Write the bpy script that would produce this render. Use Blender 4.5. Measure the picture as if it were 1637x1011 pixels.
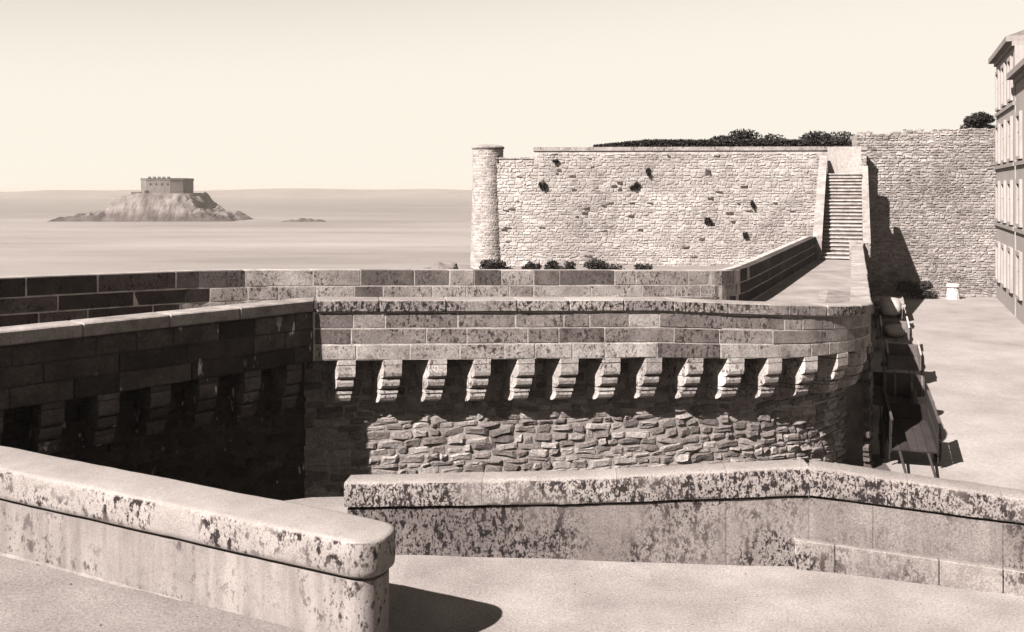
import bpy, math, random
from mathutils import Vector, noise
R = math.radians
random.seed(7)
scene = bpy.context.scene
for o in list(bpy.data.objects): bpy.data.objects.remove(o)
COL = scene.collection

# ------------------------------------------------------------------ camera
CAMZ = 4.6
cam_d = bpy.data.cameras.new('camera'); cam = bpy.data.objects.new('camera', cam_d); COL.objects.link(cam)
cam.location = (0, 0, CAMZ); cam.rotation_euler = (R(90), 0, 0)
cam_d.sensor_width = 36; cam_d.lens = 36*1500/1637; cam_d.shift_y = -(505.5-304)/1637
cam_d.clip_start = .1; cam_d.clip_end = 40000
scene.camera = cam
# ------------------------------------------------------------------ light
SUN_EL, SUN_TRAVEL = 41, (0.72, 0.694)          # where the sunlight travels to in plan
w = bpy.data.worlds.new('World'); scene.world = w; w.use_nodes = True
nt = w.node_tree; nt.nodes.clear()
sky = nt.nodes.new('ShaderNodeTexSky'); sky.sky_type = 'NISHITA'; sky.sun_disc = False
sky.sun_elevation = R(SUN_EL); sky.sun_rotation = math.atan2(-SUN_TRAVEL[0], -SUN_TRAVEL[1])
sky.air_density = 1.0; sky.dust_density = 0.0; sky.ozone_density = 4.0
bw = nt.nodes.new('ShaderNodeRGBToBW')
tint = nt.nodes.new('ShaderNodeMix'); tint.data_type = 'RGBA'; tint.blend_type = 'MULTIPLY'
tint.inputs['Factor'].default_value = 1; tint.inputs['B'].default_value = (1.0, .938, .82, 1)
bg = nt.nodes.new('ShaderNodeBackground'); bg.inputs['Strength'].default_value = 0.05
wo = nt.nodes.new('ShaderNodeOutputWorld')
cap = nt.nodes.new('ShaderNodeMath'); cap.operation = 'SMOOTH_MIN'; cap.inputs[1].default_value = 4.0; cap.inputs[2].default_value = 1.5   # thin white veil: no brighter towards the horizon
nt.links.new(sky.outputs[0], bw.inputs[0]); nt.links.new(bw.outputs[0], cap.inputs[0]); nt.links.new(cap.outputs[0], tint.inputs['A'])
nt.links.new(tint.outputs['Result'], bg.inputs['Color']); nt.links.new(bg.outputs[0], wo.inputs[0])
sd = bpy.data.lights.new('sun', 'SUN'); so = bpy.data.objects.new('sun', sd); COL.objects.link(so)
sd.energy = 5.0; sd.angle = R(.55); sd.color = (1, .962, .92)
d = Vector((SUN_TRAVEL[0]*math.cos(R(SUN_EL)), SUN_TRAVEL[1]*math.cos(R(SUN_EL)), -math.sin(R(SUN_EL))))
so.rotation_euler = d.to_track_quat('-Z', 'Y').to_euler(); so.location = (-20, -20, 40)
vs = scene.view_settings; vs.view_transform = 'Standard'; vs.look = 'None'; vs.gamma = 1; vs.exposure = 2.28
vs.use_curve_mapping = False
scene.render.engine = 'CYCLES'

# ------------------------------------------------------------------ materials (sepia world: one tint that browns towards the darks)
def sepia_ramp(nodes):
    r = nodes.new('ShaderNodeValToRGB'); e = r.color_ramp.elements
    e[0].position = 0; e[0].color = (0, 0, 0, 1)
    e[1].position = 1; e[1].color = (1, .94, .88, 1)
    for p, g, b in ((.03, .76, .73), (.10, .85, .80), (.35, .90, .85)):
        x = e.new(p); x.color = (p, p*g, p*b, 1)
    return r
ALB = .43                                             # weathered, sea-stained stone
def stone_mat(name, rough=.92, var=.35, vscale=1.3, grain=.28, gscale=28, lichen=0.0, lscale=9, lmask=.9, lthr=.56, llo=.44, lhi=.60, lfine=.8, bump=.35, bscale=18, streak=0.0, drips=0.0, dirt=0.0):
    m = bpy.data.materials.new(name); m.use_nodes = True; t = m.node_tree; N = t.nodes; L = t.links.new
    p = N['Principled BSDF']; p.inputs['Roughness'].default_value = rough; p.inputs['Specular IOR Level'].default_value = .15
    geo = N.new('ShaderNodeNewGeometry'); pos = geo.outputs['Position']
    at = N.new('ShaderNodeAttribute'); at.attribute_name = 'val'
    def nz(scale, detail=4, rgh=.6, vec=pos):
        n = N.new('ShaderNodeTexNoise'); n.inputs['Scale'].default_value = scale; n.inputs['Detail'].default_value = detail; n.inputs['Roughness'].default_value = rgh
        L(vec, n.inputs['Vector']); return n.outputs[0]
    def mth(op, a, b=None, c=None, clamp=False):
        n = N.new('ShaderNodeMath'); n.operation = op; n.use_clamp = clamp
        for i, v in enumerate((a, b, c)):
            if v is None: continue
            if isinstance(v, (int, float)): n.inputs[i].default_value = v
            else: L(v, n.inputs[i])
        return n.outputs[0]
    def rng(v, a, b, lo=0, hi=1):
        n = N.new('ShaderNodeMapRange'); n.clamp = True
        for i, x in zip((1, 2, 3, 4), (a, b, lo, hi)): n.inputs[i].default_value = x
        L(v, n.inputs[0]); return n.outputs[0]
    f = rng(nz(vscale, 5), .25, .75, 1-var, 1+var)
    g = rng(nz(gscale, 6, .75), .28, .72, 1-grain, 1+grain)
    v = mth('MULTIPLY', mth('MULTIPLY', mth('MULTIPLY', at.outputs['Fac'], f), g), ALB)
    h = nz(bscale, 6, .7)
    if streak > 0:                                   # rain streaks: noise drawn out downwards
        mp = N.new('ShaderNodeMapping'); mp.inputs['Scale'].default_value = (7, 7, .7); L(pos, mp.inputs[0])
        v = mth('MULTIPLY', v, rng(nz(1.0, 4, .6, mp.outputs[0]), .35, .65, 1-streak, 1+streak*.4))
    if dirt > 0:
        v = mth('MULTIPLY', v, rng(nz(.55, 4, .55), .42, .66, 1, 1-dirt))
    if lichen > 0:                                   # black lichen, on the upright faces only
        mp = N.new('ShaderNodeMapping'); mp.inputs['Scale'].default_value = (1, 1, .62); L(pos, mp.inputs[0])
        l1 = rng(nz(lscale, 3, .62, mp.outputs[0]), lthr, lthr+.075)
        l2 = rng(nz(lmask, 3, .6), llo, lhi)
        l3 = rng(nz(lscale*2.6, 3, .6, mp.outputs[0]), lthr+.02, lthr+.10)
        sx = N.new('ShaderNodeSeparateXYZ'); L(geo.outputs['Normal'], sx.inputs[0])
        up = rng(mth('ABSOLUTE', sx.outputs['Z']), .35, .75, 1, .06)
        k = mth('MULTIPLY', mth('MULTIPLY', mth('MAXIMUM', mth('MULTIPLY', l1, l2), mth('MULTIPLY', l3, mth('MULTIPLY', l2, lfine))), up), lichen, clamp=True)
        v = mth('MULTIPLY', v, mth('SUBTRACT', 1, mth('MULTIPLY', k, .93)))
    if drips > 0:                                    # white lime leached out of the joints
        mp = N.new('ShaderNodeMapping'); mp.inputs['Scale'].default_value = (1, 1, .38); L(pos, mp.inputs[0])
        dk = mth('MULTIPLY', rng(nz(7.5, 2, .5, mp.outputs[0]), .655, .70), rng(nz(.9, 2), .45, .6))
        v = mth('ADD', v, mth('MULTIPLY', dk, drips))
    rp = sepia_ramp(N); L(v, rp.inputs[0]); L(rp.outputs[0], p.inputs['Base Color'])
    b = N.new('ShaderNodeBump'); b.inputs['Strength'].default_value = bump; b.inputs['Distance'].default_value = .03
    L(h, b.inputs['Height']); L(b.outputs[0], p.inputs['Normal'])
    return m
M = {}
M['ashlar'] = stone_mat('ashlar', lichen=.85, lscale=15, lmask=1.4, lthr=.535, llo=.38, lhi=.56, var=.4, vscale=2.6, grain=.5, bump=.35)
M['coping'] = stone_mat('coping', lichen=1, lscale=15, lmask=1.1, lthr=.49, llo=.3, lhi=.48, var=.3, grain=.5)
M['mortar'] = stone_mat('mortar', var=.5, vscale=3.0, grain=.35, bump=.3)
M['rubble'] = stone_mat('rubble', var=.3, grain=.6, gscale=24, bump=.8, bscale=14)
M['shade_toned_rubble'] = stone_mat('shade_toned_rubble', var=.5, grain=.5, gscale=14, bump=.5, bscale=10, vscale=2.2, drips=.28)  # lime-dripped stone for the arm, used with tones darkened for shade
M['near'] = stone_mat('near_render', lichen=1, lscale=11.0, lmask=1.2, lthr=.53, llo=.42, lhi=.55, var=.18, vscale=2.4, grain=.36, gscale=60, bump=.25, bscale=40)
M['near_body'] = stone_mat('near_body', lichen=.9, lscale=10, lmask=.8, lthr=.56, var=.2, vscale=1.6, grain=.22, gscale=60, bump=.25, bscale=40, streak=.22, dirt=.15)
M['parapet2'] = stone_mat('speckled_granite', lichen=1, lscale=17, lmask=.6, lthr=.495, llo=.33, lhi=.52, lfine=1, var=.2, vscale=2.0, grain=.5, gscale=45, bump=.3, bscale=30)
M['parapet2_body'] = stone_mat('speckled_granite_base', lichen=1, lscale=14, lmask=.8, lthr=.515, llo=.38, lhi=.56, lfine=1, var=.26, vscale=1.2, grain=.5, gscale=45, bump=.3, bscale=30, streak=.15, dirt=.3)
M['sand'] = stone_mat('gritty_sand', var=.3, vscale=.9, grain=.42, gscale=34, bump=.25, bscale=30, dirt=.12)
M['ramp'] = stone_mat('worn_ramp', var=.25, vscale=.8, grain=.28, gscale=60, bump=.3, bscale=30, dirt=.3)
M['street'] = stone_mat('street_grit', var=.28, vscale=.35, grain=.25, gscale=14, bump=.4, bscale=9)
M['masonry'] = stone_mat('far_masonry', var=.3, vscale=.35, grain=.35, gscale=9, bump=.5, bscale=8, lichen=.45, lscale=3.2, lmask=.25, lthr=.60)
M['plaster'] = stone_mat('pale_plaster', var=.1, vscale=.5, grain=.1, gscale=5, bump=.1, streak=.1)
M['rock'] = stone_mat('island_rock', var=.4, vscale=.06, grain=.5, gscale=.25, bump=.6, bscale=.5)
M['fort'] = stone_mat('fort_stone', var=.3, vscale=.2, grain=.3, gscale=.6, bump=.3, bscale=.8)
M['wood'] = stone_mat('weathered_wood', var=.3, vscale=4, grain=.3, gscale=25, bump=.3)
M['canvas'] = stone_mat('canvas', var=.2, vscale=3, grain=.12, gscale=30, bump=.2)
M['leaf'] = stone_mat('leaf', rough=.7, var=.4, vscale=5, grain=.3, gscale=15, bump=.1)
M['glass'] = stone_mat('dull_pane', rough=.15, var=.2, grain=.1, bump=.02)
M['coast'] = stone_mat('coast_land', var=.2, vscale=.004, grain=.2, gscale=.02, bump=.0)
def sea_mat():
    m = bpy.data.materials.new('sea_water'); m.use_nodes = True; t = m.node_tree; N = t.nodes; L = t.links.new
    p = N['Principled BSDF']; p.inputs['Roughness'].default_value = .55; p.inputs['Specular IOR Level'].default_value = .25
    geo = N.new('ShaderNodeNewGeometry'); mp = N.new('ShaderNodeMapping'); mp.inputs['Scale'].default_value = (.25, 1, 1); L(geo.outputs['Position'], mp.inputs[0])
    n1 = N.new('ShaderNodeTexNoise'); n1.inputs['Scale'].default_value = .022; n1.inputs['Detail'].default_value = 8; n1.inputs['Roughness'].default_value = .7; L(mp.outputs[0], n1.inputs['Vector'])
    n2 = N.new('ShaderNodeTexNoise'); n2.inputs['Scale'].default_value = .25; n2.inputs['Detail'].default_value = 5; n2.inputs['Roughness'].default_value = .7; L(mp.outputs[0], n2.inputs['Vector'])
    sp = N.new('ShaderNodeSeparateXYZ'); L(geo.outputs['Position'], sp.inputs[0])
    deep = N.new('ShaderNodeMapRange'); deep.inputs[1].default_value = 380; deep.inputs[2].default_value = 760; deep.inputs[3].default_value = .125; deep.inputs[4].default_value = .09; L(sp.outputs['Y'], deep.inputs[0])
    a = N.new('ShaderNodeMapRange'); a.inputs[1].default_value = .3; a.inputs[2].default_value = .7; a.inputs[3].default_value = .7; a.inputs[4].default_value = 1.3; L(n1.outputs[0], a.inputs[0])
    mu = N.new('ShaderNodeMath'); mu.operation = 'MULTIPLY'; L(deep.outputs[0], mu.inputs[0]); L(a.outputs[0], mu.inputs[1])
    rp = sepia_ramp(N); L(mu.outputs[0], rp.inputs[0]); L(rp.outputs[0], p.inputs['Base Color'])
    b = N.new('ShaderNodeBump'); b.inputs['Strength'].default_value = .5; b.inputs['Distance'].default_value = 1.0; L(n2.outputs[0], b.inputs['Height']); L(b.outputs[0], p.inputs['Normal'])
    return m
M['sea'] = sea_mat()

# ------------------------------------------------------------------ helpers
def tag(o, label=None, cat=None, group=None, kind=None):
    if label: o['label'] = label
    if cat: o['category'] = cat
    if group: o['group'] = group
    if kind: o['kind'] = kind
    return o
def empty(name, loc=(0, 0, 0), rz=0):
    o = bpy.data.objects.new(name, None); COL.objects.link(o); o.location = loc; o.rotation_euler.z = rz; o.empty_display_size = .2
    return o
def mesh_obj(name, verts, faces, mat, parent=None, val=.3, vals=None, smooth=False):
    me = bpy.data.meshes.new(name); me.from_pydata(verts, [], faces); me.update()
    a = me.attributes.new('val', 'FLOAT', 'POINT')
    a.data.foreach_set('value', vals if vals else [val]*len(verts))
    if smooth: me.polygons.foreach_set('use_smooth', [True]*len(me.polygons))
    me.materials.append(M[mat])
    o = bpy.data.objects.new(name, me); COL.objects.link(o)
    if parent:
        o.parent = parent
        o.matrix_parent_inverse = Pinv(parent)
    return o
def Pinv(parent):
    from mathutils import Matrix
    m = Matrix.Translation(parent.location) @ parent.rotation_euler.to_matrix().to_4x4()
    if parent.parent:
        return Matrix.Identity(4) if parent.location.length == 0 else m.inverted()
    return m.inverted()
class MB:
    """collects shapes in world coordinates for one mesh"""
    def __init__(s): s.v = []; s.f = []; s.a = []
    def add(s, verts, faces, val):
        n = len(s.v); s.v += [tuple(p) for p in verts]; s.f += [tuple(i+n for i in f) for f in faces]; s.a += [val]*len(verts)
    def box(s, c, size, val=.3, rz=0, rx=0, ry=0):
        from mathutils import Euler
        e = Euler((rx, ry, rz)); hx, hy, hz = [q/2 for q in size]; c = Vector(c)
        vv = [c+Vector((x*hx, y*hy, z*hz)) @ e.to_matrix().transposed() if False else c+e.to_matrix() @ Vector((x*hx, y*hy, z*hz)) for x in (-1, 1) for y in (-1, 1) for z in (-1, 1)]
        s.add(vv, [(0, 1, 3, 2), (4, 6, 7, 5), (0, 4, 5, 1), (2, 3, 7, 6), (0, 2, 6, 4), (1, 5, 7, 3)], val)
    def tube(s, a, b, ra, rb, val=.3, n=10):
        a = Vector(a); b = Vector(b); d = (b-a).normalized(); u = d.orthogonal().normalized(); w_ = d.cross(u)
        vv = []
        for c, r in ((a, ra), (b, rb)):
            for i in range(n):
                t = 2*math.pi*i/n; vv.append(c+u*(r*math.cos(t))+w_*(r*math.sin(t)))
        ff = [(i, (i+1) % n, n+(i+1) % n, n+i) for i in range(n)]+[tuple(range(n))[::-1], tuple(range(n, 2*n))]
        s.add(vv, ff, val)
    def prism(s, poly, z0, z1, val=.3):
        n = len(poly); f0 = z0 if callable(z0) else (lambda x, y: z0); f1 = z1 if callable(z1) else (lambda x, y: z1)
        vv = [(x, y, f0(x, y)) for x, y in poly]+[(x, y, f1(x, y)) for x, y in poly]
        s.add(vv, [(i, (i+1) % n, n+(i+1) % n, n+i) for i in range(n)]+[tuple(range(n))[::-1], tuple(range(n, 2*n))], val)
    def build(s, name, mat, parent=None, smooth=False):
        return mesh_obj(name, s.v, s.f, mat, parent, vals=s.a, smooth=smooth)
class Path:
    def __init__(s, pts):
        s.p = [Vector(q) for q in pts]; s.c = [0]
        for a, b in zip(s.p, s.p[1:]): s.c.append(s.c[-1]+(b-a).length)
        s.L = s.c[-1]
    def seg(s, t):
        for i in range(len(s.c)-1):
            if t <= s.c[i+1] or i == len(s.c)-2: return i
    def pt(s, t):
        i = s.seg(t); return s.p[i]+(s.p[i+1]-s.p[i])*((t-s.c[i])/(s.c[i+1]-s.c[i]))
    def nrm(s, t):                                   # smoothed right-hand normal = front of the wall
        def dr(i):
            i = max(0, min(len(s.p)-2, i)); q = (s.p[i+1]-s.p[i]).normalized(); return q
        i = s.seg(t); f = (t-s.c[i])/(s.c[i+1]-s.c[i]); d = dr(i)
        if s.smooth:
            d = (dr(i)*(1-abs(f-.5))+dr(i+1 if f > .5 else i-1)*abs(f-.5)).normalized()
        return Vector((d.y, -d.x))
    smooth = True
    def at(s, t, off, z):
        q = s.pt(t)+s.nrm(t)*off; return Vector((q.x, q.y, z))
    def offset(s, d, n=80):
        return Path([(s.pt(t)+s.nrm(t)*d)[:] for t in [s.L*i/n for i in range(n+1)]])
def lerp_fn(keys):
    def f(t):
        if t <= keys[0][0]: return keys[0][1]
        for (a, x), (b, y) in zip(keys, keys[1:]):
            if t <= b: return x+(y-x)*(t-a)/(b-a)
        return keys[-1][1]
    return f
def sweep(path, s0, s1, prof, mat, name, parent, val=.3, step=.5, smooth=False, ends=True, mb=None, wob=0):
    """prof(s) -> list of (offset, z); closed section swept along the path"""
    n = max(1, int((s1-s0)/step+.5)); V = []; F = []
    for i in range(n+1):
        t = s0+(s1-s0)*i/n
        pr = prof(t); k = len(pr)
        V += [path.at(t, o+wob*(noise.noise((t*2.3, jj_*1.7, 1))+.7*noise.noise((t*9, jj_*2.9, 4))), z+wob*(noise.noise((t*2.3, jj_*1.7, 7))+.7*noise.noise((t*9, jj_*2.9, 9))))[:] for jj_, (o, z) in enumerate(pr)]
    for i in range(n):
        for j in range(k):
            a = i*k+j; b = i*k+(j+1) % k; F.append((a, b, b+k, a+k))
    if ends: F += [tuple(range(k)), tuple(range(n*k, n*k+k))[::-1]]
    F = [f[::-1] for f in F]
    if mb is not None: mb.add(V, F, val); return
    return mesh_obj(name, V, F, mat, parent, val=val, smooth=smooth)
def block(path, s0, s1, zb, zt, off, depth, mat, name, parent, val, ch=.018, jit=.007, mb=None):
    """one dressed stone following the wall, with chipped arrises"""
    jj = [random.uniform(-jit, jit) for _ in range(4)]
    o2 = off+random.uniform(-jit, jit)*1.3
    ts = [s0, s0+ch, s0+(s1-s0)*.33, s0+(s1-s0)*.67, s1-ch, s1] if s1-s0 > .5 else [s0, s0+ch, s1-ch, s1]
    V = []; k = 6
    for i, t in enumerate(ts):
        end = i in (0, len(ts)-1); f = (o2-ch) if end else o2
        zz0 = zb(t)+(ch*.6 if end else 0)+random.uniform(-1, 1)*jit*.6; zz1 = zt(t)-(ch*.6 if end else 0)+random.uniform(-1, 1)*jit*.6
        j0 = random.uniform(-jit, jit); j1 = random.uniform(-jit, jit)
        for o, z in ((off-depth, zz0), (f-ch, zz0), (f+j0, zz0+ch), (f+j1, zz1-ch), (f-ch, zz1), (off-depth, zz1)):
            V.append(path.at(t, o, z)[:])
    n = len(ts); F = []
    for i in range(n-1):
        for j in range(k):
            a = i*k+j; b = i*k+(j+1) % k; F.append((a+k, b+k, b, a))
    F += [tuple(range(k))[::-1], tuple(range((n-1)*k, n*k))]
    if mb is not None: mb.add(V, F, val); return
    return mesh_obj(name, V, F, mat, parent, val=val)
def courses(path, s0, s1, zlines, off, depth, mat, name, parent, vfun, wmin=.5, wmax=1.5, joint=.012, jit=.006, ch=.016):
    n = 0
    for c in range(len(zlines)-1):
        t = s0
        while t < s1-.05:
            ww = random.uniform(wmin, wmax); e = min(s1, t+ww)
            if s1-e < wmin*.6: e = s1
            zb, zt = zlines[c], zlines[c+1]
            block(path, t+joint/2, e-joint/2, (lambda q, zb=zb: zb(q)+joint/2), (lambda q, zt=zt: zt(q)-joint/2), off, depth, mat, name, parent, vfun(c, (t+e)/2), jit=jit, ch=ch)
            t = e; n += 1
    return n
def rubble_layout(s0, s1, z0, z1, hmin, hmax, wmin, wmax):
    """coursed rubble: (list of outlines in s,z)"""
    out = []; z = z0; row = 0
    while z < z1:
        h = random.uniform(hmin, hmax); t = s0-random.uniform(0, wmax)
        while t < s1:
            ww = random.uniform(wmin, wmax); g = .012
            zz = z+random.uniform(-.18, .18)*h; hh = h*random.uniform(.78, 1.12)
            a, b, c, e = t+g, t+ww-g, zz+g, zz+hh-g
            j = lambda q: random.uniform(-q, q)
            q = min(hh, ww)*.26
            pts = [(a+abs(j(q)), c+j(q*.5)), ((a+b)/2+j(ww*.15), c+j(q*.5)), (b-abs(j(q)), c+j(q*.5)), (b+j(q*.3), (c+e)/2+j(q)), (b-abs(j(q)), e+j(q*.5)), ((a+b)/2+j(ww*.15), e+j(q*.6)), (a+abs(j(q)), e+j(q*.5)), (a+j(q*.3), (c+e)/2+j(q))]
            sl = random.gauss(0, .10); pts = [(x_, z_+sl*(x_-(a+b)/2)) for x_, z_ in pts]
            if a > s0-.15 and b < s1+.15: out.append((pts, ww*hh))
            t += ww
        z += h; row += 1
    return out
def rubble_stone(path, pts, proud, back):
    cs = sum(p[0] for p in pts)/len(pts); cz = sum(p[1] for p in pts)/len(pts)
    tx, tz = random.uniform(-.5, .5)*proud, random.uniform(-.5, .5)*proud
    V = []; n = len(pts)
    ws = max(abs(p[0]-cs) for p in pts); hs = max(abs(p[1]-cz) for p in pts)
    for s, z in pts: V.append(path.at(max(.001, min(path.L-.001, s)), -back, z)[:])
    for s, z in pts: V.append(path.at(max(.001, min(path.L-.001, s)), proud*.35+random.uniform(-.15, .15)*proud, z)[:])
    for s, z in pts:
        u = cs+(s-cs)*.68; v = cz+(z-cz)*.62
        V.append(path.at(max(.001, min(path.L-.001, u)), proud*random.uniform(.75, 1.15)+tx*(s-cs)/ws+tz*(z-cz)/hs, v)[:])
    F = []
    for r in (0, 1):
        for i in range(n): F.append((r*n+i, r*n+(i+1) % n, (r+1)*n+(i+1) % n, (r+1)*n+i))
    F.append(tuple(range(2*n, 3*n)))
    return V, F
def leaves(mb, c, r, n, size, val, flat=1.0, seed=0):
    rnd = random.Random(seed); c = Vector(c)
    lumps = [(Vector((rnd.uniform(-.75, .75)*r[0], rnd.uniform(-.75, .75)*r[1], rnd.uniform(-.5, .6)*r[2])), rnd.uniform(.35, .6)) for _ in range(9)]
    for i in range(n):
        q, k = lumps[i % 9]
        v = Vector((rnd.gauss(0, 1), rnd.gauss(0, 1), rnd.gauss(0, 1))).normalized()*(rnd.random()**.4)
        p = c+q+Vector((v.x*r[0]*k, v.y*r[1]*k, v.z*r[2]*k))
        a = Vector((rnd.gauss(0, 1), rnd.gauss(0, 1), rnd.gauss(0, 1))).normalized(); b = a.orthogonal().normalized()*size*rnd.uniform(.3, .5); a = a*size*rnd.uniform(.6, 1.2)
        mb.add([p-a, p+b, p+a, p-b], [(0, 1, 2, 3)], val*rnd.uniform(.6, 1.4))

# ================================================================== the place
# ---- sea, coast, foreshore
SEA = -13.3
mesh_obj('sea', [(-14000, 120, SEA), (14000, 120, SEA), (14000, 15000, SEA), (-14000, 15000, SEA)], [(0, 1, 2, 3)], 'sea')['kind'] = 'structure'
mb = MB()                                             # low far coast
rnd = random.Random(3); n = 90
top = [(-2600+i*60, 2600+120*math.sin(i*.21), SEA+14+7*noise.noise((i*.13, 2.2, 0))+5*noise.noise((i*.37, 7.7, 0))+ (4 if 25 < i < 60 else 0)) for i in range(n)]
V = [(x, y-160, SEA-1) for x, y, z in top]+[(x, y, max(SEA+2, z)) for x, y, z in top]+[(x, y+300, max(SEA+1, z*.8)) for x, y, z in top]+[(x, y+500, SEA-1) for x, y, z in top]
F = [(r*n+i, r*n+i+1, (r+1)*n+i+1, (r+1)*n+i) for r in range(3) for i in range(n-1)]
mesh_obj('distant_coast', V, F, 'coast', val=.20, smooth=True)['kind'] = 'structure'
# ground below the outer rampart, up to the bastion foot and down to the beach
V = []; F = []; nx, ny = 60, 36
for j in range(ny+1):
    for i in range(nx+1):
        x = -60+110*i/nx; y = 20+120*j/ny
        h = .15-max(0, (-3.6-x))*.75-max(0, y-57)*.18+.5*noise.noise((x*.25, y*.25, 0))+.25*noise.noise((x*.9, y*.9, 3))
        if x > 17: h = min(h, -.3)
        if y < 32: h -= (32-y)*.5
        V.append((x, y, max(SEA-.6, h)))
F = [(j*(nx+1)+i, j*(nx+1)+i+1, (j+1)*(nx+1)+i+1, (j+1)*(nx+1)+i) for j in range(ny) for i in range(nx)]
# keep the sheet clear of the street side: only what lies outside the rampart
def outside(f):
    x = sum(V[i][0] for i in f)/4; y = sum(V[i][1] for i in f)/4
    return y > 24.5+(x+6.7)*.33+1.0 and (x < 6 or x < 6.9+(y-27.9)*.466-1.2)
F = [f for f in F if outside(f)]
tag(mesh_obj('foreshore', V, F, 'street', val=.24, smooth=True), kind='structure')

# ---- island with its fort
IX, IY = -207, 575
rim = lerp_fn([(-58, -1), (-56, 1.5), (-45, 4.2), (-38, 4), (-33, 3.5), (-28, 8), (-20, 12.5), (-13, 15.5), (-8, 16.4), (16, 16.4), (20, 14.5), (26, 8), (32, 4.5), (39, 4.2), (45, 2), (49, .2), (51, -1)])
V = []; nx, ny = 110, 40
for j in range(ny+1):
    for i in range(nx+1):
        x = -58+109*i/nx; y = -32+64*j/ny
        e = max(0, 1-(abs(y)/30)**2.6)
        h = rim(x)*min(1, e*1.6)
        amp = 1.0 if h < 15.5 else .15
        h += amp*(2.6*noise.noise((x*.09+y*.06, y*.09, 1))+1.6*noise.noise((x*.28+y*.15, y*.2, 5))+.8*noise.noise((x*.7, y*.7, 9)))*min(1, max(0, h)/3)
        V.append((IX+x, IY+y-16, SEA+h-.5))
F = [(j*(nx+1)+i, j*(nx+1)+i+1, (j+1)*(nx+1)+i+1, (j+1)*(nx+1)+i) for j in range(ny) for i in range(nx)]
vals = [(.075 if z < SEA+4.5+2*noise.noise((x*.1, y*.1, 0)) else .17)*(1+.6*noise.noise((x*.15+y*.05, z*.3, 4))) for x, y, z in V]
tag(mesh_obj('island', V, F, 'rock', vals=vals), kind='structure')
fort = empty('island_fort', (IX, IY, SEA+15))
tag(fort, 'low square stone fort on top of the rocky islet out at sea', 'fort')
poly = [(IX-12.5, IY-20), (IX-8, IY-23.5), (IX+6, IY-23.5), (IX+12.5, IY-20), (IX+12.5, IY-2), (IX-12.5, IY-2)]
mb = MB(); mb.prism(poly, SEA+14.5, SEA+24.4, .17); mb.build('wall', 'fort', fort)
mb = MB(); mb.prism([(IX+(x-IX)*1.02, IY-12+(y-IY+12)*1.02) for x, y in poly], SEA+23.6, SEA+24.9, .13); mb.build('coping', 'fort', fort)
for i in range(5):
    mb = MB(); mb.box((IX-6+2.8*i, IY-23.6, SEA+25.3), (1.5, 1.0, .9), .15); mb.build('merlon', 'fort', fort)
for i in range(4):
    mb = MB(); mb.box((IX-5.5+3.4*i, IY-23.45, SEA+21.3), (.9, .4, 1.3), .03); mb.build('embrasure', 'fort', fort)
mb = MB(); mb.box((IX-7.8, IY-23.5, SEA+15.3), (1.7, 1.6, 4.6), .04); mb.build('gateway', 'fort', fort)
mb = MB(); mb.box((IX-15, IY-19, SEA+15.6), (5.5, 5, 2.4), .13); mb.build('outwork', 'fort', fort)
V = []; nx, ny = 26, 10
for j in range(ny+1):
    for i in range(nx+1):
        x = -13+26*i/nx; y = -6+12*j/ny
        h = 2.2*(1-(x/13)**2)*(1-(y/6)**2)+1.2*noise.noise((x*.3, y*.3, 8))-.4
        V.append((-117+x, 530+y, SEA+h))
tag(mesh_obj('rock_reef', V, [(j*(nx+1)+i, j*(nx+1)+i+1, (j+1)*(nx+1)+i+1, (j+1)*(nx+1)+i) for j in range(ny) for i in range(nx)], 'rock', val=.10), 'low dark reef awash in the sea beside the fort islet', 'rock')

# ---- street inside the ramparts, plus a dark sheet added to absorb bounce
ST = -1.6
tag(mesh_obj('street', [(-16, 4, ST), (60, 4, ST), (60, 66, ST), (14, 66, ST), (12, 40, ST), (4, 24, ST), (-16, 24, ST)], [(0, 1, 2, 3, 4, 5, 6)], 'street', val=.33), kind='structure')

tag(mesh_obj('bounce_absorber', [(-16, 9, ST+.004), (6.2, 9, ST+.004), (8.6, 22, ST+.004), (4, 22, ST+.004), (-16, 22, ST+.004)], [(0, 1, 2, 3, 4)], 'street', val=.10), kind='structure')  # unseen dark floor, added to cut light bounced onto arm and corbels
# ---- rampart lines
C0 = Vector((-3.63, 17.14)); AD = Vector((.692, .722))
arm = Path([(C0-AD*9.0)[:], (C0-AD*4.5)[:], C0[:]]); arm.smooth = False
psi = lerp_fn([(0, 9.5), (6.6, 9.5), (8, 14), (9, 18), (10, 25), (10.8, 35), (11.6, 48), (12.3, 60), (13, 69), (13.6, 70), (60, 70)])
pts = [C0.copy()]; t = 0
while t < 37.2:
    a = R(psi(t+.1)); pts.append(pts[-1]+Vector((math.cos(a), math.sin(a)))*.2); t += .2
main = Path([p[:] for p in pts])
ztop = lerp_fn([(0, 2.59), (6.6, 2.47), (9.5, 2.28), (12.6, 2.07), (13.4, 2.0), (37, 2.14)])
zbot = lerp_fn([(0, 1.48), (6.6, 1.34), (9.5, 1.20), (12.6, 1.16), (37, 1.16)])
S_END = 13.2
# outer parapet
op = [(-16.5, 13.2), (-10.6, 19.4), (-8.6, 21.55), (-7.6, 22.5), (-6.4, 23.25), (-5.0, 23.8), (0, 25.5), (5.2, 27.25), (6.1, 27.6), (6.8, 28.25), (7.35, 29.2), (8.5, 31.6), (14.35, 44.2)]
outer = Path(op)
so_bend = outer.c[9]
ozt = lerp_fn([(0, 2.85), (outer.c[1], 2.77), (outer.c[4], 2.62), (so_bend, 2.2), (outer.L, 2.43)])

# ---- rampart walk
pairs = []
for k in range(0, 41):
    f = k/40
    pairs.append((f*.55, f))
V = []; F = []
inner_pts = []
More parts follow.
